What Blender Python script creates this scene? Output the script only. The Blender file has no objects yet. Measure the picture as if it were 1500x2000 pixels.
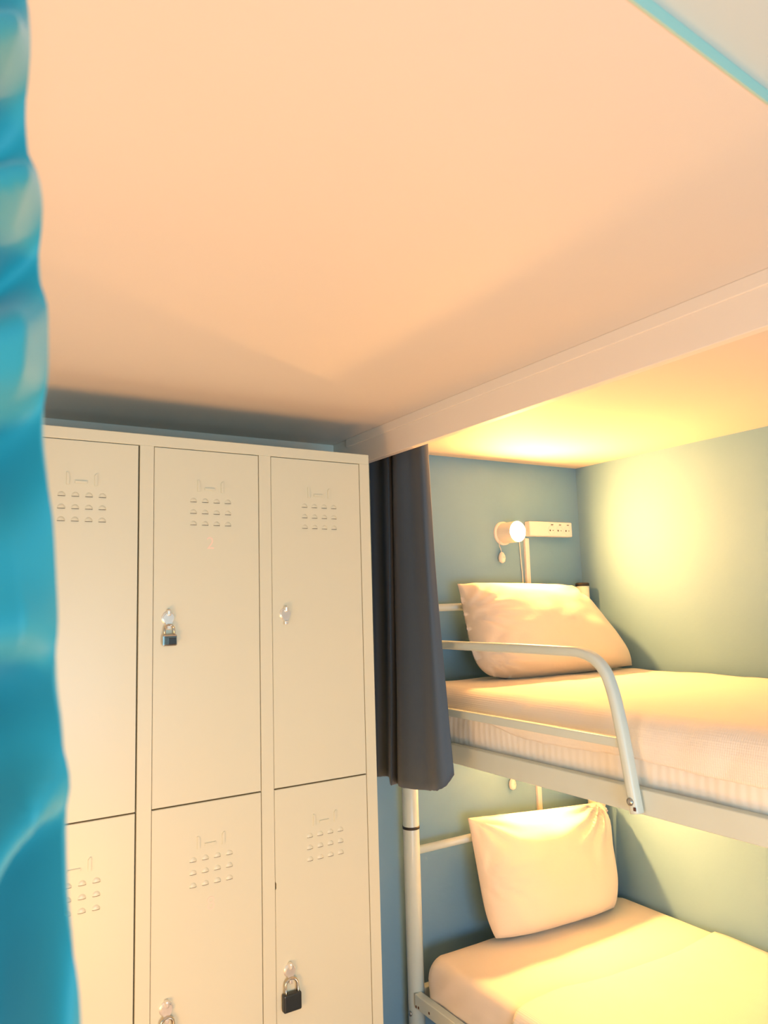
import bpy, bmesh, math, random
from mathutils import Vector, Matrix, noise

random.seed(4)
S = bpy.context.scene
C = S.collection

# ------------------------------------------------------------------ camera
CAM_H = 1.4215
cam_d = bpy.data.cameras.new('camera')
cam = bpy.data.objects.new('camera', cam_d); C.objects.link(cam)
cam_d.sensor_fit = 'HORIZONTAL'; cam_d.sensor_width = 36.0
cam_d.lens = 36.0 * 1485.17 / 1500.0
cam_d.clip_start = 0.02
ax_r = Vector((0.85083075, -0.52467774, -0.02828954))
ax_u = Vector((-0.03843603, -0.11584365, 0.99252351))
ax_f = Vector((0.52403215, 0.84338219, 0.11872987))
m = Matrix((ax_r, ax_u, -ax_f)).transposed().to_4x4()
m.translation = Vector((0, 0, CAM_H))
cam.matrix_world = m
cam_d.dof.use_dof = True
cam_d.dof.focus_distance = 2.5
cam_d.dof.aperture_fstop = 10.0
S.camera = cam

# ------------------------------------------------------------------ world and lights
w = bpy.data.worlds.new('world'); S.world = w; w.use_nodes = True
w.node_tree.nodes['Background'].inputs[0].default_value = (0.75, 0.9, 1.0, 1)
w.node_tree.nodes['Background'].inputs[1].default_value = 0.08

def light(name, kind, loc, energy, color, size=0.1, target=None, size_y=None):
    d = bpy.data.lights.new(name, kind); o = bpy.data.objects.new(name, d); C.objects.link(o)
    d.energy = energy; d.color = color; o.location = loc
    if kind == 'AREA':
        d.size = size
        if size_y: d.shape = 'RECTANGLE'; d.size_y = size_y
    else:
        d.shadow_soft_size = size
    if target is not None:
        o.rotation_euler = (Vector(target) - Vector(loc)).to_track_quat('-Z', 'Y').to_euler()
    return o

WARM = (1.0, 0.445, 0.115)
COOL = (0.38, 0.76, 1.0)
light('rear_cool_fill', 'AREA', (0.35, -1.55, 0.90), 48, COOL, 1.3, (0.35, 2.0, 1.0), 0.8)  # added cool fill behind the camera; the rear wall has no window
light('side_cool_fill', 'AREA', (-0.96, 1.05, 1.0), 4, COOL, 0.9, (2.0, 1.15, 1.1), 1.0)  # added cool fill for the bed side; the left wall is closed
light('left_bounce_fill', 'POINT', (-0.40, 0.75, 0.55), 54, WARM, 0.26)  # added unseen warm light, stands in for bounce onto the ceiling
light('low_warm_fill', 'POINT', (0.50, 0.25, 0.38), 44, WARM, 0.20)  # added unseen fill near the floor, brightens ceiling and bed post
BULB_STRENGTH = 4400.0

S.view_settings.view_transform = 'Standard'
S.view_settings.look = 'None'
S.view_settings.gamma = 1.0
S.view_settings.use_curve_mapping = False
S.view_settings.exposure = 0.02

# ------------------------------------------------------------------ materials
def mat(name, col, rough=0.5, metal=0.0, bump=None, vary=None, emit=None, sheen=0.0, coat=0.0, spec=0.5):
    m = bpy.data.materials.new(name); m.use_nodes = True
    nt = m.node_tree; b = nt.nodes['Principled BSDF']
    b.inputs['Base Color'].default_value = (*col, 1)
    b.inputs['Roughness'].default_value = rough
    b.inputs['Metallic'].default_value = metal
    b.inputs['Specular IOR Level'].default_value = spec
    if sheen: b.inputs['Sheen Weight'].default_value = sheen
    if coat: b.inputs['Coat Weight'].default_value = coat
    if emit:
        b.inputs['Emission Color'].default_value = (*emit[0], 1); b.inputs['Emission Strength'].default_value = emit[1]
    tc = nt.nodes.new('ShaderNodeTexCoord')
    if vary:   # (scale, other colour, amount)
        n = nt.nodes.new('ShaderNodeTexNoise'); n.inputs['Scale'].default_value = vary[0]; n.inputs['Detail'].default_value = 5
        r = nt.nodes.new('ShaderNodeValToRGB')
        r.color_ramp.elements[0].position = 0.35; r.color_ramp.elements[0].color = (*col, 1)
        r.color_ramp.elements[1].position = 0.75
        r.color_ramp.elements[1].color = (*[a + (c - a) * vary[2] for a, c in zip(col, vary[1])], 1)
        nt.links.new(tc.outputs['Object'], n.inputs['Vector']); nt.links.new(n.outputs['Fac'], r.inputs['Fac'])
        nt.links.new(r.outputs['Color'], b.inputs['Base Color'])
    if bump:   # (kind, scale, strength, distance)
        bp = nt.nodes.new('ShaderNodeBump'); bp.inputs['Strength'].default_value = bump[2]; bp.inputs['Distance'].default_value = bump[3]
        if bump[0] == 'noise':
            n = nt.nodes.new('ShaderNodeTexNoise'); n.inputs['Scale'].default_value = bump[1]; n.inputs['Detail'].default_value = 6
            nt.links.new(tc.outputs['Object'], n.inputs['Vector']); nt.links.new(n.outputs['Fac'], bp.inputs['Height'])
        elif bump[0] == 'weave':
            outs = []
            for d in ('X', 'Y', 'Z'):
                wv = nt.nodes.new('ShaderNodeTexWave'); wv.wave_type = 'BANDS'; wv.bands_direction = d
                wv.inputs['Scale'].default_value = bump[1]; wv.inputs['Distortion'].default_value = 0.6
                wv.inputs['Detail'].default_value = 1.0; wv.inputs['Detail Scale'].default_value = 3.0
                nt.links.new(tc.outputs['Object'], wv.inputs['Vector']); outs.append(wv.outputs['Fac'])
            a = nt.nodes.new('ShaderNodeMath'); a.operation = 'ADD'; nt.links.new(outs[0], a.inputs[0]); nt.links.new(outs[1], a.inputs[1])
            a2 = nt.nodes.new('ShaderNodeMath'); a2.operation = 'ADD'; nt.links.new(a.outputs[0], a2.inputs[0]); nt.links.new(outs[2], a2.inputs[1])
            nt.links.new(a2.outputs[0], bp.inputs['Height'])
        elif bump[0] == 'rib':
            wv = nt.nodes.new('ShaderNodeTexWave'); wv.wave_type = 'BANDS'; wv.bands_direction = 'Y'
            wv.inputs['Scale'].default_value = bump[1]; wv.inputs['Distortion'].default_value = 1.5
            nt.links.new(tc.outputs['Object'], wv.inputs['Vector']); nt.links.new(wv.outputs['Fac'], bp.inputs['Height'])
        nt.links.new(bp.outputs['Normal'], b.inputs['Normal'])
    return m

M = {}
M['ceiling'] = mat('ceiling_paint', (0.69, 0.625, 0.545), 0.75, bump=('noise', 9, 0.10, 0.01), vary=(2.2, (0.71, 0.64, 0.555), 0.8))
M['slab'] = mat('slab_paint', (0.56, 0.64, 0.63), 0.75, bump=('noise', 9, 0.10, 0.01))
M['edge'] = mat('pale_blue_paint', (0.40, 0.60, 0.50), 0.6, bump=('noise', 20, 0.08, 0.004))
M['pelmet'] = mat('pelmet_paint', (0.83, 0.745, 0.635), 0.55, bump=('noise', 14, 0.06, 0.01))
M['wall'] = mat('blue_wall_paint', (0.162, 0.322, 0.465), 0.65, bump=('noise', 26, 0.16, 0.006), vary=(5, (0.175, 0.335, 0.475), 0.8))
M['floor'] = mat('floor_laminate', (0.15, 0.12, 0.10), 0.45, bump=('noise', 30, 0.08, 0.004), vary=(7, (0.11, 0.085, 0.07), 1))
M['locker'] = mat('locker_enamel', (0.64, 0.625, 0.475), 0.34, bump=('noise', 260, 0.035, 0.0008), vary=(6, (0.655, 0.63, 0.47), 0.7))
M['slot'] = mat('slot_dark', (0.07, 0.055, 0.04), 0.8)
M['number'] = mat('faded_number_paint', (0.80, 0.62, 0.49), 0.5)
M['nickel'] = mat('nickel', (0.80, 0.77, 0.70), 0.28, 0.55, vary=(60, (0.7, 0.66, 0.58), 0.6))
M['steel'] = mat('steel_shackle', (0.62, 0.58, 0.50), 0.22, 1.0, bump=('noise', 200, 0.03, 0.0005))
M['chrome'] = mat('chrome', (0.70, 0.68, 0.64), 0.12, 1.0, vary=(90, (0.35, 0.33, 0.3), 0.7))
M['black_lock'] = mat('black_lacquer', (0.018, 0.024, 0.026), 0.38, bump=('noise', 300, 0.05, 0.0005))
M['brass'] = mat('brass', (0.62, 0.33, 0.22), 0.3, 0.9, bump=('noise', 200, 0.04, 0.0005))
M['metal'] = mat('white_bed_enamel', (0.58, 0.68, 0.65), 0.32, bump=('noise', 120, 0.05, 0.001), vary=(16, (0.56, 0.65, 0.61), 0.7))
M['black'] = mat('black_plastic', (0.02, 0.018, 0.016), 0.45, bump=('noise', 200, 0.04, 0.0005))
M['bolt'] = mat('bolt_zinc', (0.42, 0.43, 0.42), 0.3, 0.9, bump=('noise', 200, 0.1, 0.0005))
M['chip'] = mat('chipped_rust', (0.10, 0.04, 0.025), 0.8, bump=('noise', 200, 0.1, 0.0005))
M['wood'] = mat('slat_wood', (0.60, 0.46, 0.30), 0.6, bump=('noise', 40, 0.1, 0.001))
M['sheet'] = mat('fitted_sheet_cotton', (0.80, 0.79, 0.73), 0.85, bump=('rib', 13, 0.16, 0.004), sheen=0.15)
M['sheet_smooth'] = mat('smooth_sheet_cotton', (0.74, 0.70, 0.63), 0.85, bump=('noise', 30, 0.12, 0.005), sheen=0.15)
M['spread'] = mat('waffle_cotton', (0.83, 0.79, 0.71), 0.9, bump=('weave', 62, 0.16, 0.0022), sheen=0.15)
M['pillow'] = mat('pillowcase_cotton', (0.74, 0.67, 0.56), 0.85, bump=('noise', 38, 0.16, 0.004), sheen=0.15)
M['curtain'] = mat('slate_curtain_cloth', (0.050, 0.080, 0.118), 0.7, bump=('weave', 170, 0.10, 0.0006), sheen=0.25)
M['curtain2'] = mat('teal_curtain_cloth', (0.022, 0.30, 0.33), 0.6, bump=('noise', 60, 0.1, 0.002), sheen=0.3)
M['plastic'] = mat('white_plastic', (0.82, 0.79, 0.74), 0.4, bump=('noise', 60, 0.03, 0.001))
M['bulb'] = mat('lit_bulb', (1, 0.9, 0.7), 0.3, emit=(WARM, BULB_STRENGTH))

# ------------------------------------------------------------------ helpers
def obj(name, bm, material, parent=None, loc=(0, 0, 0), smooth=False, mats=None):
    me = bpy.data.meshes.new(name)
    bmesh.ops.recalc_face_normals(bm, faces=bm.faces)
    bm.to_mesh(me); bm.free()
    for mm in (mats or [material]): me.materials.append(M[mm])
    if smooth:
        for p in me.polygons: p.use_smooth = True
    o = bpy.data.objects.new(name, me); C.objects.link(o)
    o.location = loc
    if parent is not None: o.parent = parent
    return o

def empty(name, loc, rz=0.0, parent=None):
    o = bpy.data.objects.new(name, None); C.objects.link(o)
    o.empty_display_size = 0.05; o.location = loc; o.rotation_euler = (0, 0, rz)
    if parent is not None: o.parent = parent
    return o

def tag(o, label, cat, group=None):
    o['label'] = label; o['category'] = cat
    if group: o['group'] = group
    return o

def struct(o, label=None):
    o['kind'] = 'structure'
    if label: o['label'] = label
    return o

def box(bm, x0, x1, y0, y1, z0, z1, bevel=0.0, seg=2):
    vs = [bm.verts.new((x, y, z)) for x in (x0, x1) for y in (y0, y1) for z in (z0, z1)]
    f = []
    for q in ((0, 1, 3, 2), (4, 6, 7, 5), (0, 4, 5, 1), (2, 3, 7, 6), (0, 2, 6, 4), (1, 5, 7, 3)):
        f.append(bm.faces.new([vs[i] for i in q]))
    if bevel:
        es = list({e for ff in f for e in ff.edges})
        bmesh.ops.bevel(bm, geom=es, offset=bevel, segments=seg, affect='EDGES', profile=0.5)
    return bm

def newbox(*a, **k): return box(bmesh.new(), *a, **k)

def ring_loft(bm, rings, close_ends=True, closed=False):
    R = [[bm.verts.new(p) for p in r] for r in rings]
    n = len(R[0])
    rng = range(len(R)) if closed else range(len(R) - 1)
    for i in rng:
        a, b = R[i], R[(i + 1) % len(R)]
        for j in range(n):
            bm.faces.new((a[j], a[(j + 1) % n], b[(j + 1) % n], b[j]))
    if close_ends and not closed:
        bm.faces.new(R[0][::-1]); bm.faces.new(R[-1])
    return bm

def rprofile(hx, hy, r=None, n=5):
    """rounded rectangle outline with half sizes hx, hy"""
    if r is None: r = min(hx, hy)
    pts = []
    for cx, cy, a0 in ((hx - r, hy - r, 0), (-hx + r, hy - r, 90), (-hx + r, -hy + r, 180), (hx - r, -hy + r, 270)):
        for k in range(n + 1):
            a = math.radians(a0 + 90 * k / n)
            pts.append((cx + r * math.cos(a), cy + r * math.sin(a)))
    return pts

def sweep(bm, path, prof, side):
    """sweep a profile (a along side, b across) along a path; side is kept fixed"""
    path = [Vector(p) for p in path]; side = Vector(side).normalized()
    rings = []
    for i, p in enumerate(path):
        t = (path[min(i + 1, len(path) - 1)] - path[max(i - 1, 0)]).normalized()
        b = t.cross(side).normalized(); s = b.cross(t).normalized()
        rings.append([p + s * a + b * c for a, c in prof])
    return ring_loft(bm, rings)

def catmull(pts, n=6):
    P = [Vector(p) for p in pts]; out = []
    for i in range(len(P) - 1):
        p0, p1, p2, p3 = P[max(i - 1, 0)], P[i], P[i + 1], P[min(i + 2, len(P) - 1)]
        for k in range(n):
            t = k / n
            out.append(0.5 * ((2 * p1) + (p2 - p0) * t + (2 * p0 - 5 * p1 + 4 * p2 - p3) * t * t + (3 * p1 - p0 - 3 * p2 + p3) * t ** 3))
    out.append(P[-1]); return out

def lathe(bm, prof, n=24, axis='z', origin=(0, 0, 0)):
    """prof: list of (radius, height) along the axis"""
    o = Vector(origin); rings = []
    for r, h in prof:
        ring = []
        for k in range(n):
            a = 2 * math.pi * k / n; c, s = r * math.cos(a), r * math.sin(a)
            v = Vector((c, s, h)) if axis == 'z' else (Vector((c, h, s)) if axis == 'y' else Vector((h, c, s)))
            ring.append(o + v)
        rings.append(ring)
    return ring_loft(bm, rings)

def prism(bm, pts, y0, y1):
    """outline in x,z extruded from y0 to y1"""
    a = [bm.verts.new((x, y0, z)) for x, z in pts]; b = [bm.verts.new((x, y1, z)) for x, z in pts]
    n = len(pts)
    for i in range(n): bm.faces.new((a[i], a[(i + 1) % n], b[(i + 1) % n], b[i]))
    bm.faces.new(a[::-1]); bm.faces.new(b)
    return bm

def grid(bm, fn, nu, nv):
    V = [[bm.verts.new(fn(i / nu, j / nv)) for j in range(nv + 1)] for i in range(nu + 1)]
    for i in range(nu):
        for j in range(nv):
            bm.faces.new((V[i][j], V[i + 1][j], V[i + 1][j + 1], V[i][j + 1]))
    return V

def nz(x, y, z): return noise.noise(Vector((x, y, z)))

# ------------------------------------------------------------------ the room
D = 2.224          # back wall
XW = 2.323         # right wall
XL, YR = -1.00, -1.60
ZC = 1.952         # ceiling panel
ZS = 1.967         # slab above the panel
struct(obj('floor', newbox(XL, XW, YR, D, -0.05, 0.0), 'floor'))
struct(obj('wall_back', newbox(XL - 0.1, XW + 0.1, D, D + 0.1, -0.05, 2.2), 'wall'))
struct(obj('wall_right', newbox(XW, XW + 0.1, YR - 0.1, D, -0.05, 2.2), 'wall'))
struct(obj('wall_left', newbox(XL - 0.1, XL, YR - 0.1, D, -0.05, 2.2), 'wall'))
struct(obj('wall_rear', newbox(XL, XW, YR - 0.1, YR, -0.05, 2.2), 'wall'))
bm = bmesh.new()
ye = lambda x: 0.407 + (x - 0.525) * 0.095
vs = []
for z in (ZC, ZS):
    vs.append([bm.verts.new(p) for p in ((XL, ye(XL), z), (XW, ye(XW), z), (XW, D, z), (XL, D, z))])
bm.faces.new(vs[0]); bm.faces.new(vs[1][::-1])
for i in range(4): bm.faces.new((vs[0][i], vs[0][(i + 1) % 4], vs[1][(i + 1) % 4], vs[1][i]))
struct(obj('ceiling', bm, 'ceiling'), 'smooth peach-lit ceiling panel')
bm = bmesh.new()
ring = []
for x in (XL, XW):
    ring.append([(x, ye(x) - 0.003, ZC - 0.0006), (x, ye(x) - 0.0002, ZC - 0.0006), (x, ye(x) - 0.0002, ZS - 0.0002), (x, ye(x) - 0.003, ZS - 0.0002)])
ring_loft(bm, ring)
struct(obj('trim_3', bm, 'edge'), 'pale blue painted edge of the ceiling panel')
struct(obj('ceiling_slab', newbox(XL, XW, YR, D, ZS, ZS + 0.08), 'slab'), 'pale bluish ceiling beyond the panel edge')
PX = 1.185
struct(obj('trim_4', newbox(XL, PX, D - 0.008, D, 1.895, ZC, bevel=0.001), 'pelmet'), 'pale strip along the top of the wall behind the lockers')
struct(obj('trim_1', newbox(PX, PX + 0.022, 0.47, D - 0.0001, 1.858, ZC, bevel=0.0015), 'pelmet'), 'cream pelmet board along the ceiling above the bunk')
struct(obj('trim_2', newbox(PX - 0.006, PX, 0.47, 2.12, 1.926, ZC, bevel=0.0012), 'pelmet'), 'narrow batten along the top of the pelmet')

# ------------------------------------------------------------------ locker cabinet
LX, LY, LA = 1.0756, 1.8059, 0.01342
WLK, DLK, TOP = 0.929, 0.395, 1.8346
ZT, ZM, ZB = 1.8077, 0.9724, 0.137
ST, RS, DW = 0.03236, 0.0308, 0.26764
lk = empty('locker_cabinet', (LX, LY, 0), LA)
tag(lk, 'tall cream metal locker cabinet with six doors in two rows', 'locker')
doors_u = []
u = -RS
for k in range(3):
    doors_u.append((u - DW, u)); u -= DW + ST
bm = bmesh.new()
T = 0.001
box(bm, -WLK, -WLK + 0.0012, 0, DLK, 0.10, TOP)                       # sides, top, bottom, back
box(bm, -0.0012, 0, 0, DLK, 0.10, TOP)
box(bm, -WLK + 0.0012, -0.0012, 0, DLK, TOP - 0.0012, TOP)
box(bm, -WLK + 0.0012, -0.0012, 0, DLK, 0.10, 0.1012)
box(bm, -WLK + 0.0012, -0.0012, DLK - 0.0012, DLK, 0.1012, TOP - 0.0012)
for a, b in ((doors_u[0][1], doors_u[0][0]), (doors_u[1][1], doors_u[1][0])):
    box(bm, b - ST / 2 - 0.0006, b - ST / 2 + 0.0006, 0.02, DLK - 0.002, 0.1012, TOP - 0.0012)
box(bm, -WLK + 0.0012, -0.0012, 0.024, DLK - 0.002, ZM - 0.0006, ZM + 0.0006)
obj('body', bm, 'locker', lk)
bm = bmesh.new()
F = 0.02
box(bm, -WLK, 0, -0.0005, F, ZT, TOP + 0.0005, bevel=0.0015)
box(bm, -WLK, 0, -0.0005, F, 0.0995, ZB, bevel=0.0015)
box(bm, -RS, 0, -0.0005, F, ZB, ZT)
box(bm, doors_u[1][1], doors_u[0][0], -0.0005, F, ZB, ZT)
box(bm, doors_u[2][1], doors_u[1][0], -0.0005, F, ZB, ZT)
box(bm, -WLK, doors_u[2][0], -0.0005, F, ZB, ZT)
obj('front_frame', bm, 'locker', lk)
for fx in (-WLK + 0.03, -0.03):
    for fy in (0.03, DLK - 0.03):
        obj('foot', newbox(fx - 0.02, fx + 0.02, fy - 0.02, fy + 0.02, 0, 0.10, bevel=0.003), 'black', lk)

def louver_mesh():
    bm = bmesh.new(); wv, hv, pv = 0.0088, 0.0098, 0.0027
    n, k = 10, 4
    rows = []
    for i in range(k + 1):
        s = i / k; row = []
        for j in range(n + 1):
            a = math.pi * j / n
            row.append(bm.verts.new((wv * s * math.cos(a), -pv * (1 - s * s) ** 0.5 if s < 1 else 0.0, hv * s * math.sin(a))))
        rows.append(row)
    for i in range(k):
        for j in range(n):
            if i == 0: bm.faces.new((rows[0][0], rows[1][j], rows[1][j + 1])) if rows[0][0] else None
            else: bm.faces.new((rows[i][j], rows[i + 1][j], rows[i + 1][j + 1], rows[i][j + 1]))
    bmesh.ops.delete(bm, geom=[v for v in bm.verts if not v.link_faces], context='VERTS')
    # the dark slit under the hood
    sl = [(wv * 0.92 * math.cos(math.pi * j / 8), -pv * math.sin(math.pi * j / 8)) for j in range(9)]
    f0 = len(bm.faces)
    a = [bm.verts.new((x, y - 0.0002, -0.0009)) for x, y in sl]; b = [bm.verts.new((x, y, 0.0001)) for x, y in sl]
    fs = [bm.faces.new(a)]
    for i in range(8): fs.append(bm.faces.new((a[i], a[i + 1], b[i + 1], b[i])))
    for f in fs: f.material_index = 1
    me = bpy.data.meshes.new('louver'); bm.to_mesh(me); bm.free()
    me.materials.append(M['locker']); me.materials.append(M['slot'])
    for p in me.polygons: p.use_smooth = True
    return me
LOUVER = louver_mesh()

def tab_mesh(pts):
    bm = bmesh.new(); prism(bm, pts, -0.0030, 0.0)
    es = [e for e in bm.edges if all(v.co.y < -0.0028 for v in e.verts)]
    bmesh.ops.bevel(bm, geom=es, offset=0.0008, segments=2, affect='EDGES')
    bmesh.ops.recalc_face_normals(bm, faces=bm.faces)
    me = bpy.data.meshes.new('label_clip'); bm.to_mesh(me); bm.free(); me.materials.append(M['locker']); return me
CLIP_L = tab_mesh([(-0.0035, -0.014), (0.0035, -0.014), (0.0035, 0.009), (-0.0005, 0.014), (-0.0035, 0.014)])
CLIP_R = tab_mesh([(-0.0035, -0.014), (0.0035, -0.014), (0.0035, 0.014), (0.0005, 0.014), (-0.0035, 0.009)])
CLIP_B = tab_mesh([(-0.0135, -0.003), (0.0135, -0.003), (0.0135, 0.003), (-0.0135, 0.003)])

def latch_mesh():
    bm = bmesh.new()
    box(bm, -0.0045, 0.0045, -0.015, 0, 0.006, 0.021, bevel=0.0035, seg=3)         # turning knob
    pts = []
    for k in range(25):
        a = 2 * math.pi * k / 24
        if k == 24: break
        r = 0.0125
        x, z = r * math.cos(a), r * math.sin(a)
        if z < 0: x *= 1 - 0.45 * (-z / r); z *= 1.55
        pts.append((x, z))
    prism(bm, pts, -0.009, 0)
    lathe(bm, [(0.0155, 0.0), (0.0155, -0.002), (0.0135, -0.0035), (0.0, -0.0035)][:3], 24, 'y', (0, 0, 0.001))
    box(bm, -0.0048, 0.0048, -0.013, -0.002, -0.026, -0.016, bevel=0.002)              # hasp tongue
    bmesh.ops.recalc_face_normals(bm, faces=bm.faces)
    me = bpy.data.meshes.new('latch'); bm.to_mesh(me); bm.free(); me.materials.append(M['nickel']); return me
LATCH = latch_mesh()

def child(name, me, parent, loc):
    o = bpy.data.objects.new(name, me); C.objects.link(o); o.parent = parent; o.location = loc; return o

G = 0.0016
def door(u0, u1, z0, z1, latch_z, number=None, notch=False, gl=G, gr=G, gb=G, lname='latch'):
    w_, h_ = u1 - u0, z1 - z0
    pts = [(gl, -G), (w_ - gr, -G), (w_ - gr, -h_ + gb), (gl, -h_ + gb)]
    if notch:
        pts += [(gl, -0.236), (gl + 0.0032, -0.233), (gl + 0.0035, -0.222), (gl, -0.217)]
    bm = prism(bmesh.new(), pts, 0.0, 0.018)
    es = [e for e in bm.edges if all(v.co.y < 1e-6 for v in e.verts)]
    bmesh.ops.bevel(bm, geom=es, offset=0.0009, segments=2, affect='EDGES')
    d = obj('door', bm, 'locker', lk, (u0, 0, z1))
    for r_ in range(3):
        for c_ in range(4):
            child('louver', LOUVER, d, (w_ / 2 + 0.0065 + (c_ - 1.5) * 0.0292, 0, -0.1290 - r_ * 0.0280))
    child('label_clip', CLIP_L, d, (w_ / 2 - 0.0245, 0, -0.0895))
    child('label_clip', CLIP_R, d, (w_ / 2 + 0.0355, 0, -0.0895))
    child('label_clip', CLIP_B, d, (w_ / 2 + 0.0035, 0, -0.0965))
    child('latch', LATCH, d, (0.0355, 0, latch_z))
    if number:
        cu = bpy.data.curves.new('number', 'FONT'); cu.body = number; cu.size = 0.042; cu.align_x = 'CENTER'; cu.extrude = 0.0002
        t = bpy.data.objects.new('tmp', cu); C.objects.link(t)
        bpy.context.view_layer.update()
        me = bpy.data.meshes.new_from_object(t.evaluated_get(bpy.context.evaluated_depsgraph_get()))
        bpy.data.objects.remove(t)
        me.transform(Matrix.Rotation(math.radians(90), 4, 'X')); me.materials.clear(); me.materials.append(M['number'])
        n = child('painted_number', me, d, (w_ / 2 + 0.005, -0.0004, -0.243)); n['label'] = 'faded painted number ' + number
    return d
for i, (u0, u1) in enumerate(doors_u):       # right column first
    door(u0, u1, ZM, ZT, -0.408, number='2' if i == 1 else None, gr=(0.0036 if i == 2 else G), gb=0.002)
    door(u0, u1, ZB, ZM, -0.428, number='8' if i == 1 else None, notch=(i == 0), gr=(0.0036 if i == 2 else G))

# ------------------------------------------------------------------ padlocks
def lk_world(uu, y, z):
    return Vector((LX + uu * math.cos(LA) - y * math.sin(LA), LY + uu * math.sin(LA) + y * math.cos(LA), z))

def padlock(uu, z_top, bw, bh, bt, sr, span, sh, mats, label, extras=()):
    """z_top: inside top of the shackle"""
    zb = z_top - sh - bh
    r = empty('padlock', lk_world(uu, -0.011, zb), LA)
    tag(r, label, 'padlock')
    bm = bmesh.new()
    box(bm, -bw / 2, bw / 2, -bt / 2, bt / 2, 0, bh, bevel=min(0.004, bt * 0.3), seg=3)
    b = obj('body', bm, mats[0], r)
    pts = [(-span / 2, 0, bh - 0.004), (-span / 2, 0, bh + sh - span / 2)]
    for k in range(1, 10):
        a = math.pi - math.pi * k / 10
        pts.append((span / 2 * math.cos(a), 0, bh + sh - span / 2 + (span / 2) * math.sin(a)))
    pts += [(span / 2, 0, bh + sh - span / 2), (span / 2, 0, bh - 0.004)]
    obj('shackle', sweep(bmesh.new(), pts, rprofile(sr, sr, sr, 3), (0, 1, 0)), mats[1], r, smooth=True)
    for nm, bmx, mm in extras: obj(nm, bmx, mm, b)
    return r
# black lacquered lock on the lower right door
padlock(doors_u[0][0] + 0.0360, ZM - 0.4415, 0.047, 0.0405, 0.017, 0.0034, 0.032, 0.032, ('black_lock', 'steel'),
        'black padlock with steel shackle hanging on the lower right locker door',
        [('keyway', newbox(-0.004, 0.004, -0.003, 0.003, -0.0006, 0.001), 'slot')])
# little chrome lock on the upper middle door, with dark face plate
ex = [('face_plate', newbox(-0.004, 0.0135, -0.0088, -0.006, 0.004, 0.019, bevel=0.001), 'black_lock')]
padlock(doors_u[1][0] + 0.0362, ZT - 0.4225, 0.034, 0.027, 0.014, 0.0024, 0.022, 0.022, ('chrome', 'chrome'),
        'small chrome padlock hanging on the upper middle locker door numbered 2', ex)
padlock(doors_u[1][0] + 0.0355, ZM - 0.4415, 0.040, 0.034, 0.015, 0.0034, 0.028, 0.026, ('brass', 'steel'),
        'padlock hanging on the lower middle locker door, cut by the picture edge')

# ------------------------------------------------------------------ bunk bed
PXL, PXR, PY = 1.414, 2.260, D - 0.060
PF = 0.23                       # foot end posts
bed = empty('bunk_bed', (PXL, PY, 0))
tag(bed, 'white metal bunk bed with curved guard rail against the blue wall', 'bunk bed')
def bp(name, bm, material, smooth=False, parent=None, label=None):
    o = obj(name, bm, material, parent or bed, smooth=smooth)
    if parent is None: o.data.transform(Matrix.Translation((-PXL, -PY, 0)))
    else: o.data.transform(Matrix.Translation((-PXL, -PY, 0)))
    if label: o['label'] = label
    return o
PR = 0.0265
for px in (PXL, PXR):
    for py in (PY, PF):
        o = bp('post', lathe(bmesh.new(), [(PR - 0.002, 0), (PR, 0.002), (PR, 1.470)], 28, 'z', (px, py, 0)), 'metal', True)
        bp('joint_ring', lathe(bmesh.new(), [(PR + 0.0002, 0.690), (PR + 0.0016, 0.6905), (PR + 0.0016, 0.6985), (PR + 0.0002, 0.699)], 28, 'z', (px, py, 0)), 'black', True, o, 'black joint ring')
        bp('post_cap', lathe(bmesh.new(), [(PR + 0.0008, 1.466), (PR + 0.0008, 1.476), (PR - 0.004, 1.479)], 28, 'z', (px, py, 0)), 'black', True, o, 'black plastic post cap')
for py in (PY, PF):
    for z in (0.618, 1.400):
        bp('head_bar' if py == PY else 'foot_bar', lathe(bmesh.new(), [(0.0130, PXL + PR - 0.002), (0.0130, PXR - PR + 0.002)], 18, 'x', (0, py, z)), 'metal', True)
RX = 1.390
for (za, zb_) in ((0.9415, 0.996), (0.160, 0.202)):
    for x0, x1 in ((RX, RX + 0.026), (PXR + PR - 0.026, PXR + PR)):
        bp('side_rail', newbox(x0, x1, PF + PR - 0.001, PY - PR + 0.001, za, zb_, bevel=0.0025), 'metal')
    for py in (PY, PF):
        bp('end_rail', newbox(PXL + PR - 0.002, PXR - PR + 0.002, py - 0.013, py + 0.013, za, zb_, bevel=0.0025), 'metal')
    for k in range(9):
        ys = PF + 0.12 + k * (PY - PF - 0.24) / 8
        bp('slat', newbox(RX + 0.026, PXR + PR - 0.026, ys - 0.03, ys + 0.03, za + 0.004, za + 0.014), 'wood')
GX = 1.372
def gp(y, z):
    s = GX / 1.395
    return (GX, y * s, CAM_H + (z - CAM_H) * s)
gpath = catmull([gp(2.195, 1.289), gp(1.80, 1.289), gp(1.44, 1.2895), gp(1.345, 1.286), gp(1.293, 1.262), gp(1.264, 1.215), gp(1.242, 1.125), gp(1.219, 0.985), gp(1.212, 0.940)], 7)
bp('guard_rail', sweep(bmesh.new(), gpath, rprofile(0.0145, 0.0122, 0.009, 4), (1, 0, 0)), 'metal', True)
bp('guard_bar', newbox(GX - 0.009, GX + 0.009, 1.232 * GX / 1.395 + 0.006, PY, gp(0, 1.0775)[2], gp(0, 1.1000)[2], bevel=0.003), 'metal')
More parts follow.
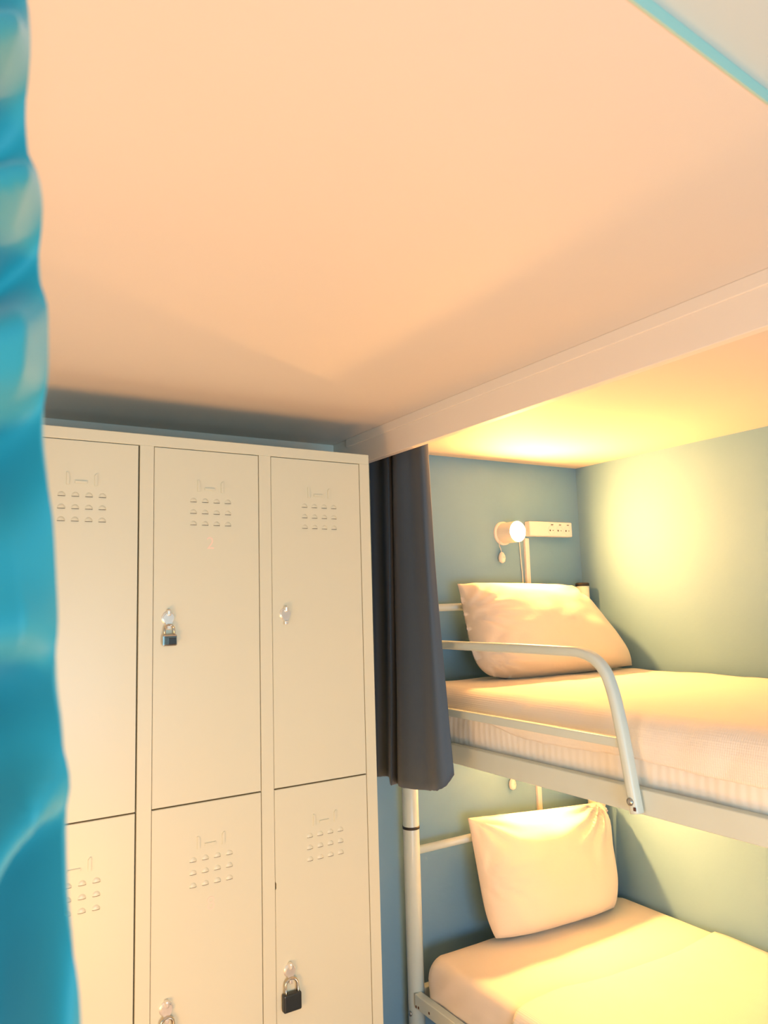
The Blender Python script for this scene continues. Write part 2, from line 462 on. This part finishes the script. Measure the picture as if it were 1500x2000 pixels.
# bent guard ends fixed to the head post
bp('bracket', newbox(GX - 0.006, PXL - 0.01, PY - 0.012, PY + 0.012, 1.270, 1.300, bevel=0.002), 'metal')
bp('bracket', newbox(GX - 0.006, PXL - 0.01, PY - 0.012, PY + 0.012, 1.082, 1.104, bevel=0.002), 'metal')
by, bz = gp(1.2165, 0.966)[1:]
b = bp('bolt', lathe(bmesh.new(), [(0.0085, 0.0), (0.0085, -0.003), (0.006, -0.0055), (0.002, -0.006)], 20, 'x', (GX - 0.0140, by, bz)), 'bolt', True, None, 'dull zinc bolt head')
bp('chip', newbox(GX - 0.0150, GX - 0.013, by - 0.014, by - 0.007, bz - 0.018, bz - 0.010, bevel=0.001), 'chip', False, b)
bp('lower_bolt', lathe(bmesh.new(), [(0.008, 0), (0.008, -0.004), (0.004, -0.006)], 18, 'x', (PXL - PR + 0.001, PY - 0.004, 0.135)), 'bolt', True)
for (yy, zz_) in ((PY - 0.034, 0.166), (PY - 0.047, 0.168), (PY - 0.105, 0.176)):
    bp('paint_chip', newbox(RX - 0.0008, RX + 0.001, yy - 0.003, yy + 0.003, zz_ - 0.003, zz_ + 0.004), 'chip')

# ------------------------------------------------------------------ mattresses and bedspreads
def mattress_profile(x0, x1, z0, z1, r, n=6):
    """outline in x,z: bottom front, up the front, over the top to the wall side, down"""
    P = [(x0 + 0.012, z0)]
    for k in range(1, n + 1):
        a = math.radians(90 * k / n); P.append((x0 + 0.012 * (1 - math.sin(a)), z0 + 0.012 * (1 - math.cos(a))))
    for k in range(1, 6): P.append((x0 - 0.006 * math.sin(math.pi * k / 6), z0 + 0.012 + (z1 - r - z0 - 0.012) * k / 6))
    for k in range(n + 1):
        a = math.radians(90 * k / n); P.append((x0 + r * (1 - math.cos(a)), z1 - r * (1 - math.sin(a))))
    for k in range(1, 16): P.append((x0 + r + (x1 - x0 - 2 * r) * k / 16, z1))
    for k in range(n + 1):
        a = math.radians(90 * k / n); P.append((x1 - r * (1 - math.sin(a)), z1 - r * (1 - math.cos(a))))
    for k in range(1, 4): P.append((x1, z1 - r - (z1 - r - z0) * k / 4))
    P.append((x1, z0)); 
    return P

def make_mattress(x0, x1, y0, y1, z0, z1, r, material, label, seed):
    P = mattress_profile(x0, x1, z0, z1, r)
    bm = bmesh.new(); ny = 110; rings = []
    cx, cz = (x0 + x1) / 2, (z0 + z1) / 2
    for j in range(ny + 1):
        t = j / ny; y = y0 + (y1 - y0) * t
        e = min(y - y0, y1 - y)
        s = 1.0
        rr = 0.05
        if e < rr:
            s = math.sqrt(max(0.0, 1 - (1 - e / rr) ** 2))
        ring = []
        for (x, z) in P:
            k = 0.05 * (1 - s)
            px = x + (k if x < cx else -k) * (1 if abs(x - cx) > 0.3 else 0)
            pz = z - (k if z > cz else 0)
            d = 0.0035 * nz(px * 5 + seed, y * 5, pz * 9) + 0.0018 * nz(px * 16 + seed, y * 13, pz * 22)
            if z > z1 - 0.001: pz += d * 1.3
            elif x < x0 + r: px += d * 1.5
            # creases radiating at the head corner
            if y > y1 - 0.35 and x < x0 + 0.03:
                px += 0.0035 * math.sin((y1 - y) * 60 + (z1 - pz) * 70) * (1 - (y1 - y) / 0.35) * min(1, (z1 - pz) / 0.05)
            ring.append((px, y, pz))
        rings.append(ring)
    ring_loft(bm, rings)
    o = obj('mattress', bm, material, None, smooth=True)
    c = Vector(((x0 + x1) / 2, (y0 + y1) / 2, z0)); o.data.transform(Matrix.Translation(-c)); o.location = c
    return tag(o, label, 'mattress')

UM = dict(x0=1.424, x1=2.316, y0=0.262, y1=PY - 0.033, z0=0.9565, z1=1.146, r=0.055)
LM = dict(x0=1.424, x1=2.316, y0=0.262, y1=PY - 0.033, z0=0.1755, z1=0.312, r=0.040)
make_mattress(**UM, material='sheet', label='thick mattress in a white ribbed sheet on the upper bunk', seed=1.0)
make_mattress(**LM, material='sheet_smooth', label='mattress in a smooth white sheet on the lower bunk', seed=7.0)

def make_spread(M_, y_head, y_foot, drop, label, seed, head_fn=None):
    x0, x1, z1, r = M_['x0'], M_['x1'], M_['z1'], M_['r']
    off = 0.0065
    bm = bmesh.new(); nyy = 150
    def prof(dr):
        P = []
        for k in range(7): P.append((x0 - 0.004 - off, z1 - r - dr * (1 - k / 6)))
        for k in range(1, 9):
            a = math.radians(90 * k / 8); P.append((x0 + r - (r + off) * math.cos(a), z1 - r + (r + off) * math.sin(a)))
        for k in range(1, 40): P.append((x0 + r + (x1 - 0.03 - x0 - r) * k / 39, z1 + off))
        return P
    rows = []
    for j in range(nyy + 1):
        row = []
        yb = y_head + (y_foot - y_head) * j / nyy
        dr = drop(yb)
        for k, (x, z) in enumerate(prof(dr)):
            y = yb + (head_fn(x) * max(0, 1 - j / 30) if head_fn else 0)
            d = 0.004 * nz(x * 4 + seed, y * 4, z * 6) + 0.0022 * nz(x * 12 + seed, y * 10, 3.1)
            side = z < z1 - 0.02
            h = 0.0
            if k == 0: h = 0.003 * nz(y * 30, seed, 0)
            row.append(bm.verts.new((x - (abs(d) * 1.6 if side else 0), y, z + (abs(d) * 1.5 if not side else h))))
        rows.append(row)
    for a, b_ in zip(rows, rows[1:]):
        for i in range(len(a) - 1): bm.faces.new((a[i], a[i + 1], b_[i + 1], b_[i]))
    bmesh.ops.recalc_face_normals(bm, faces=bm.faces)
    o = obj('bedspread', bm, 'spread', None, smooth=True)
    c = Vector(((x0 + x1) / 2, (y_head + y_foot) / 2, z1)); o.data.transform(Matrix.Translation(-c)); o.location = c
    s = o.modifiers.new('thickness', 'SOLIDIFY'); s.thickness = 0.004; s.offset = -1
    return tag(o, label, 'bedspread')
def drop_u(y):
    if y > 1.80: return 0.010
    t = min(1, (1.80 - y) / 0.16)
    return 0.010 + (0.028 + 0.012 * nz(y * 3, 2.0, 0)) * t + 0.012 * min(1, max(0, (1.25 - y) / 0.4))
make_spread(UM, PY - 0.045, 0.30, drop_u, 'white waffle bedspread hanging over the edge of the upper mattress', 3.0)
make_spread(LM, 1.700, 0.30, lambda y: 0.02, 'white waffle bedspread spread over the lower mattress', 11.0, head_fn=lambda x: 0.05 * nz(x * 2.5, 1.3, 0) + 0.012 * math.sin(x * 9))

# ------------------------------------------------------------------ pillows
def make_pillow(TL, TR, BL, BR, thick, label, seed, crease, rnd=0.1):
    TL, TR, BL, BR = map(Vector, (TL, TR, BL, BR))
    nrm = ((TR - TL) + (BR - BL)).cross((BL - TL) + (BR - TR)).normalized()
    if nrm.y > 0: nrm = -nrm                      # towards the room
    N, K = 56, 40
    bm = bmesh.new()
    def P(u, v, side):
        a, b_ = 2 * u - 1, 2 * v - 1
        # the lower corners are rounder than the pinched upper ones
        kr = 0.05 + rnd * v * (1 - u) ** 0.7
        ar = a * math.sqrt(1 - kr * b_ * b_ * abs(b_)); br = b_ * math.sqrt(1 - kr * a * a * abs(a))
        # edges bow inwards between the corners
        ar -= 0.030 * (1 - b_ * b_) * a * abs(a) ** 3 * (1 - v); br -= 0.035 * (1 - a * a) * b_ * abs(b_) ** 3 * (1 - v)
        uu, vv = 0.5 + 0.5 * ar, 0.5 + 0.5 * br
        p = TL.lerp(TR, uu).lerp(BL.lerp(BR, uu), vv)
        e = max(0.0, (1 - abs(a) ** 3.2)) ** 0.5 * max(0.0, (1 - abs(b_) ** 3.2)) ** 0.5
        # the filling has slumped towards the bottom
        t = thick * e * (0.70 + 0.40 * v)
        wr = 0.0
        if side > 0:
            wr += 0.006 * nz(u * 3 + seed, v * 2.4, 0.3) * e
            wr += 0.0042 * nz(u * 8 + seed, v * 7, 1.7) * (0.35 + 0.65 * e)
            for (cu, cv, ang, amp, fr, rad) in crease:
                dx, dy = u - cu, v - cv
                dist = math.hypot(dx, dy * 0.7)
                th = math.atan2(dy, dx)
                wr += amp * math.sin(th * fr + 3 * nz(u * 4, v * 4, seed)) * math.exp(-(dist / rad) ** 2) * min(1, dist / 0.06)
        q = p + nrm * (side * t * (1.0 if side > 0 else 0.42) + wr)
        seam = 0.0016 * side
        return q + nrm * seam
    F = [[None] * (K + 1) for _ in range(N + 1)]; B = [[None] * (K + 1) for _ in range(N + 1)]
    for i in range(N + 1):
        for j in range(K + 1):
            u, v = i / N, j / K
            u2 = 0.5 - 0.5 * math.cos(math.pi * u); u2 = 0.45 * u2 + 0.55 * u
            v2 = 0.5 - 0.5 * math.cos(math.pi * v); v2 = 0.45 * v2 + 0.55 * v
            F[i][j] = bm.verts.new(P(u2, v2, 1)); B[i][j] = bm.verts.new(P(u2, v2, -1))
    for i in range(N):
        for j in range(K):
            bm.faces.new((F[i][j], F[i + 1][j], F[i + 1][j + 1], F[i][j + 1]))
            bm.faces.new((B[i][j], B[i][j + 1], B[i + 1][j + 1], B[i + 1][j]))
    for i in range(N):
        bm.faces.new((F[i][0], B[i][0], B[i + 1][0], F[i + 1][0])); bm.faces.new((F[i][K], F[i + 1][K], B[i + 1][K], B[i][K]))
    for j in range(K):
        bm.faces.new((F[0][j], F[0][j + 1], B[0][j + 1], B[0][j])); bm.faces.new((F[N][j], B[N][j], B[N][j + 1], F[N][j + 1]))
    o = obj('pillow', bm, 'pillow', None, smooth=True)
    c = (BL + BR) / 2; o.data.transform(Matrix.Translation(-c)); o.location = c
    return tag(o, label, 'pillow')
make_pillow((1.605, 2.125, 1.485), (2.165, 2.122, 1.470), (1.605, 2.020, 1.146), (2.300, 1.965, 1.161), 0.120,
            'plump white pillow leaning on the headboard of the upper bunk', 2.0,
            [(-0.05, 0.35, 0, 0.009, 15, 0.24), (0.0, 0.85, 0, 0.008, 13, 0.22), (1.0, 0.0, 0, 0.005, 12, 0.2)], 0.22)
make_pillow((1.612, 2.130, 0.700), (2.268, 2.120, 0.655), (1.640, 2.055, 0.313), (2.180, 2.020, 0.315), 0.105,
            'creased white pillow standing upright at the head of the lower bunk', 5.0,
            [(0.93, 0.0, 0, 0.012, 15, 0.30), (0.0, 0.5, 0, 0.006, 12, 0.2), (0.02, 0.03, 0, 0.005, 11, 0.25)])

# ------------------------------------------------------------------ curtains
def privacy_curtain():
    rows = [(1.325, 2.212, 2.210, 0.862), (1.305, 2.178, 2.183, 0.864), (1.335, 2.139, 2.165, 0.863), (1.268, 2.010, 2.046, 0.868), (1.300, 2.033, 2.058, 0.866),
            (1.250, 1.935, 1.961, 0.880), (1.262, 1.868, 1.840, 0.892), (1.255, 1.802, 1.762, 0.912), (1.285, 1.813, 1.738, 0.948)]
    top = catmull([(x, yt, 0) for x, yt, yb, zb in rows], 7)
    bot = catmull([(x, yb, zb) for x, yt, yb, zb in rows], 7)
    bm = bmesh.new(); nv = 46
    def fn(i, j):
        t = j / nv; s = 0.35 * t + 0.65 * t ** 2.2
        a, b_ = top[i], bot[i]
        z = 1.944 + (b_.z - 1.944) * t
        x = a.x + (b_.x - a.x) * s; y = a.y + (b_.y - a.y) * s
        k = i / (len(top) - 1)
        x += 0.004 * nz(k * 9, z * 2.2, 4) * (0.3 + t); y += 0.005 * nz(k * 7, z * 2.6, 9) * (0.2 + t)
        if j == nv: z += 0.003 * nz(k * 40, 0, 0)
        return (x, y, z)
    V = [[bm.verts.new(fn(i, j)) for j in range(nv + 1)] for i in range(len(top))]
    for i in range(len(top) - 1):
        for j in range(nv): bm.faces.new((V[i][j], V[i + 1][j], V[i + 1][j + 1], V[i][j + 1]))
    o = obj('curtain', bm, 'curtain', None, smooth=True)
    c = Vector((1.285, 2.0, 0.87)); o.data.transform(Matrix.Translation(-c)); o.location = c
    s = o.modifiers.new('thickness', 'SOLIDIFY'); s.thickness = 0.0018; s.offset = 0
    return tag(o, 'dark slate curtain gathered between the lockers and the bunk bed', 'curtain')
privacy_curtain()

def front_curtain():
    P0 = Vector((0.05459694, 0.38628442, 0)); e = Vector((0.97664447, 0.21486178, 0)); n = Vector((-0.21486178, 0.97664447, 0))
    edge = [(1.9515, -0.026), (1.7234, -0.0188), (1.6696, -0.0169), (1.6364, -0.0132), (1.6192, -0.0096), (1.5681, -0.0059), (1.5053, -0.0037), (1.4687, -0.0), (1.4087, 0.0026),
            (1.3732, 0.0069), (1.3268, 0.0102), (1.2928, 0.0116), (1.2366, 0.0163), (1.0, 0.03), (0.55, 0.05)]
    def es(z):
        for (za, sa), (zb, sb) in zip(edge, edge[1:]):
            if zb <= z <= za: return sa + (sb - sa) * (za - z) / (za - zb)
        return edge[-1][1]
    bm = bmesh.new(); W_, nu, nv = 0.22, 90, 260
    def fn(u, v):
        z = 1.951 + (0.55 - 1.951) * v
        s = es(z) - W_ * u ** 1.6
        dlt = es(z) - s
        ph = (z + dlt * 1.25) / 0.105 + 0.9 * nz(z * 5, dlt * 9, 2.0)
        fold = 0.027 * math.sin(2 * math.pi * ph + 0.9) + 0.006 * math.sin(4.4 * math.pi * ph + 1.0) + 0.004 * nz(z * 20, dlt * 26, 5.0)
        k = min(1, (1.951 - z) / 0.1) * (0.12 + 0.88 * min(1.0, dlt / 0.018))
        q = min(1.0, max(0.0, (1.66 - z) / 0.42)); q = q * q * (3 - 2 * q)
        tilt = (-0.45 + 1.65 * q) * min(dlt, 0.06)
        p = P0 + e * s + n * (fold * k + tilt)
        return (p.x, p.y, z)
    grid(bm, fn, nu, nv)
    o = obj('curtain', bm, 'curtain2', None, smooth=True)
    c = Vector((P0.x - 0.25, P0.y, 0.55)); o.data.transform(Matrix.Translation(-c)); o.location = c
    s = o.modifiers.new('thickness', 'SOLIDIFY'); s.thickness = 0.0025; s.offset = 0
    return tag(o, 'blurred teal curtain hanging close at the left edge of the picture', 'curtain')
front_curtain()

# ------------------------------------------------------------------ wall fittings
def wall_lamp(x, z, label):
    r = empty('wall_lamp', (x, D, z)); tag(r, label, 'lamp')
    obj('wall_plate', lathe(bmesh.new(), [(0.045, 0.0), (0.045, -0.007), (0.041, -0.011)], 36, 'y'), 'plastic', r, smooth=False)
    L_ = 0.086
    bm = bmesh.new()
    lathe(bm, [(0.036, -0.010), (0.0395, -0.014), (0.0395, -L_), (0.0372, -L_), (0.0372, -0.045), (0.010, -0.040), (0.010, -0.012)], 36, 'y')
    obj('lamp_shade', bm, 'plastic', r, smooth=False)
    obj('socket', lathe(bmesh.new(), [(0.013, -0.040), (0.013, -0.054), (0.009, -0.056)], 20, 'y'), 'plastic', r)
    obj('bulb', lathe(bmesh.new(), [(0.006, -0.0560), (0.014, -0.066), (0.0225, -0.078), (0.0235, -0.082), (0.0215, -0.0862), (0.0165, -0.0895), (0.009, -0.0917), (0.002, -0.0925)], 20, 'y'), 'bulb', r, smooth=True)
    # pull cord with pear switch
    cord = [(-0.026, -0.012, -0.028), (-0.028, -0.010, -0.045), (-0.023, -0.012, -0.060), (-0.021, -0.012, -0.074)]
    obj('switch_cord', sweep(bmesh.new(), catmull(cord, 4), rprofile(0.0013, 0.0013, 0.0013, 2), (0, 1, 0)), 'plastic', r, smooth=True)
    sw = obj('pear_switch', lathe(bmesh.new(), [(0.002, -0.072), (0.007, -0.075), (0.0125, -0.086), (0.0135, -0.096), (0.011, -0.108), (0.004, -0.113)], 20, 'z', (-0.021, -0.014, 0)), 'plastic', r, smooth=True)
    obj('switch_button', lathe(bmesh.new(), [(0.0035, -0.0255), (0.0035, -0.0285), (0.002, -0.029)], 14, 'y', (-0.021, 0, -0.092)), 'nickel', sw)
    return r
wall_lamp(1.913, 1.672, 'lit wall lamp with bare bulb beside the power strip, upper bunk')
wall_lamp(1.913, 0.845, 'wall lamp mostly hidden behind the upper bed rail, lower bunk')

ps = empty('power_strip', (2.150, D, 1.692)); tag(ps, 'white three socket power strip on the wall beside the lit lamp', 'power strip')
obj('strip_body', newbox(-0.125, 0.103, -0.030, 0, -0.029, 0.029, bevel=0.004, seg=3), 'plastic', ps)
for k in range(3):
    xo = -0.010 + k * 0.043
    so = obj('socket', lathe(bmesh.new(), [(0.0185, -0.0298), (0.0185, -0.0312), (0.0165, -0.0312), (0.0160, -0.0303)], 24, 'y', (xo, 0, -0.004)), 'plastic', ps)
    obj('socket_hole', newbox(xo - 0.011, xo - 0.006, -0.0318, -0.0298, -0.008, -0.002, bevel=0.0005), 'slot', so)
    obj('socket_hole', newbox(xo + 0.006, xo + 0.009, -0.0314, -0.0298, -0.007, -0.003, bevel=0.0005), 'slot', so)
    obj('socket_switch', newbox(xo - 0.002, xo + 0.009, -0.0318, -0.0298, 0.0165, 0.0195, bevel=0.0005), 'slot', ps)
tr = obj('cable_trunking', newbox(-0.010, 0.010, -0.012, 0, -0.69, 0.69, bevel=0.0015), 'plastic', None, (2.025, D, 0.965))
tag(tr, 'narrow white cable trunking running down the wall under the lit lamp', 'cable cover')
cb = obj('cable', sweep(bmesh.new(), catmull([(1.992, D - 0.004, 1.640), (1.996, D - 0.004, 1.56), (2.000, D - 0.004, 1.50), (1.998, D - 0.004, 1.44), (2.002, D - 0.004, 1.36), (2.000, D - 0.004, 1.10)], 6), rprofile(0.002, 0.002, 0.002, 2), (0, 1, 0)), 'plastic', None, smooth=True)
tag(cb, 'thin cable beside the white trunking below the lit lamp', 'cable')
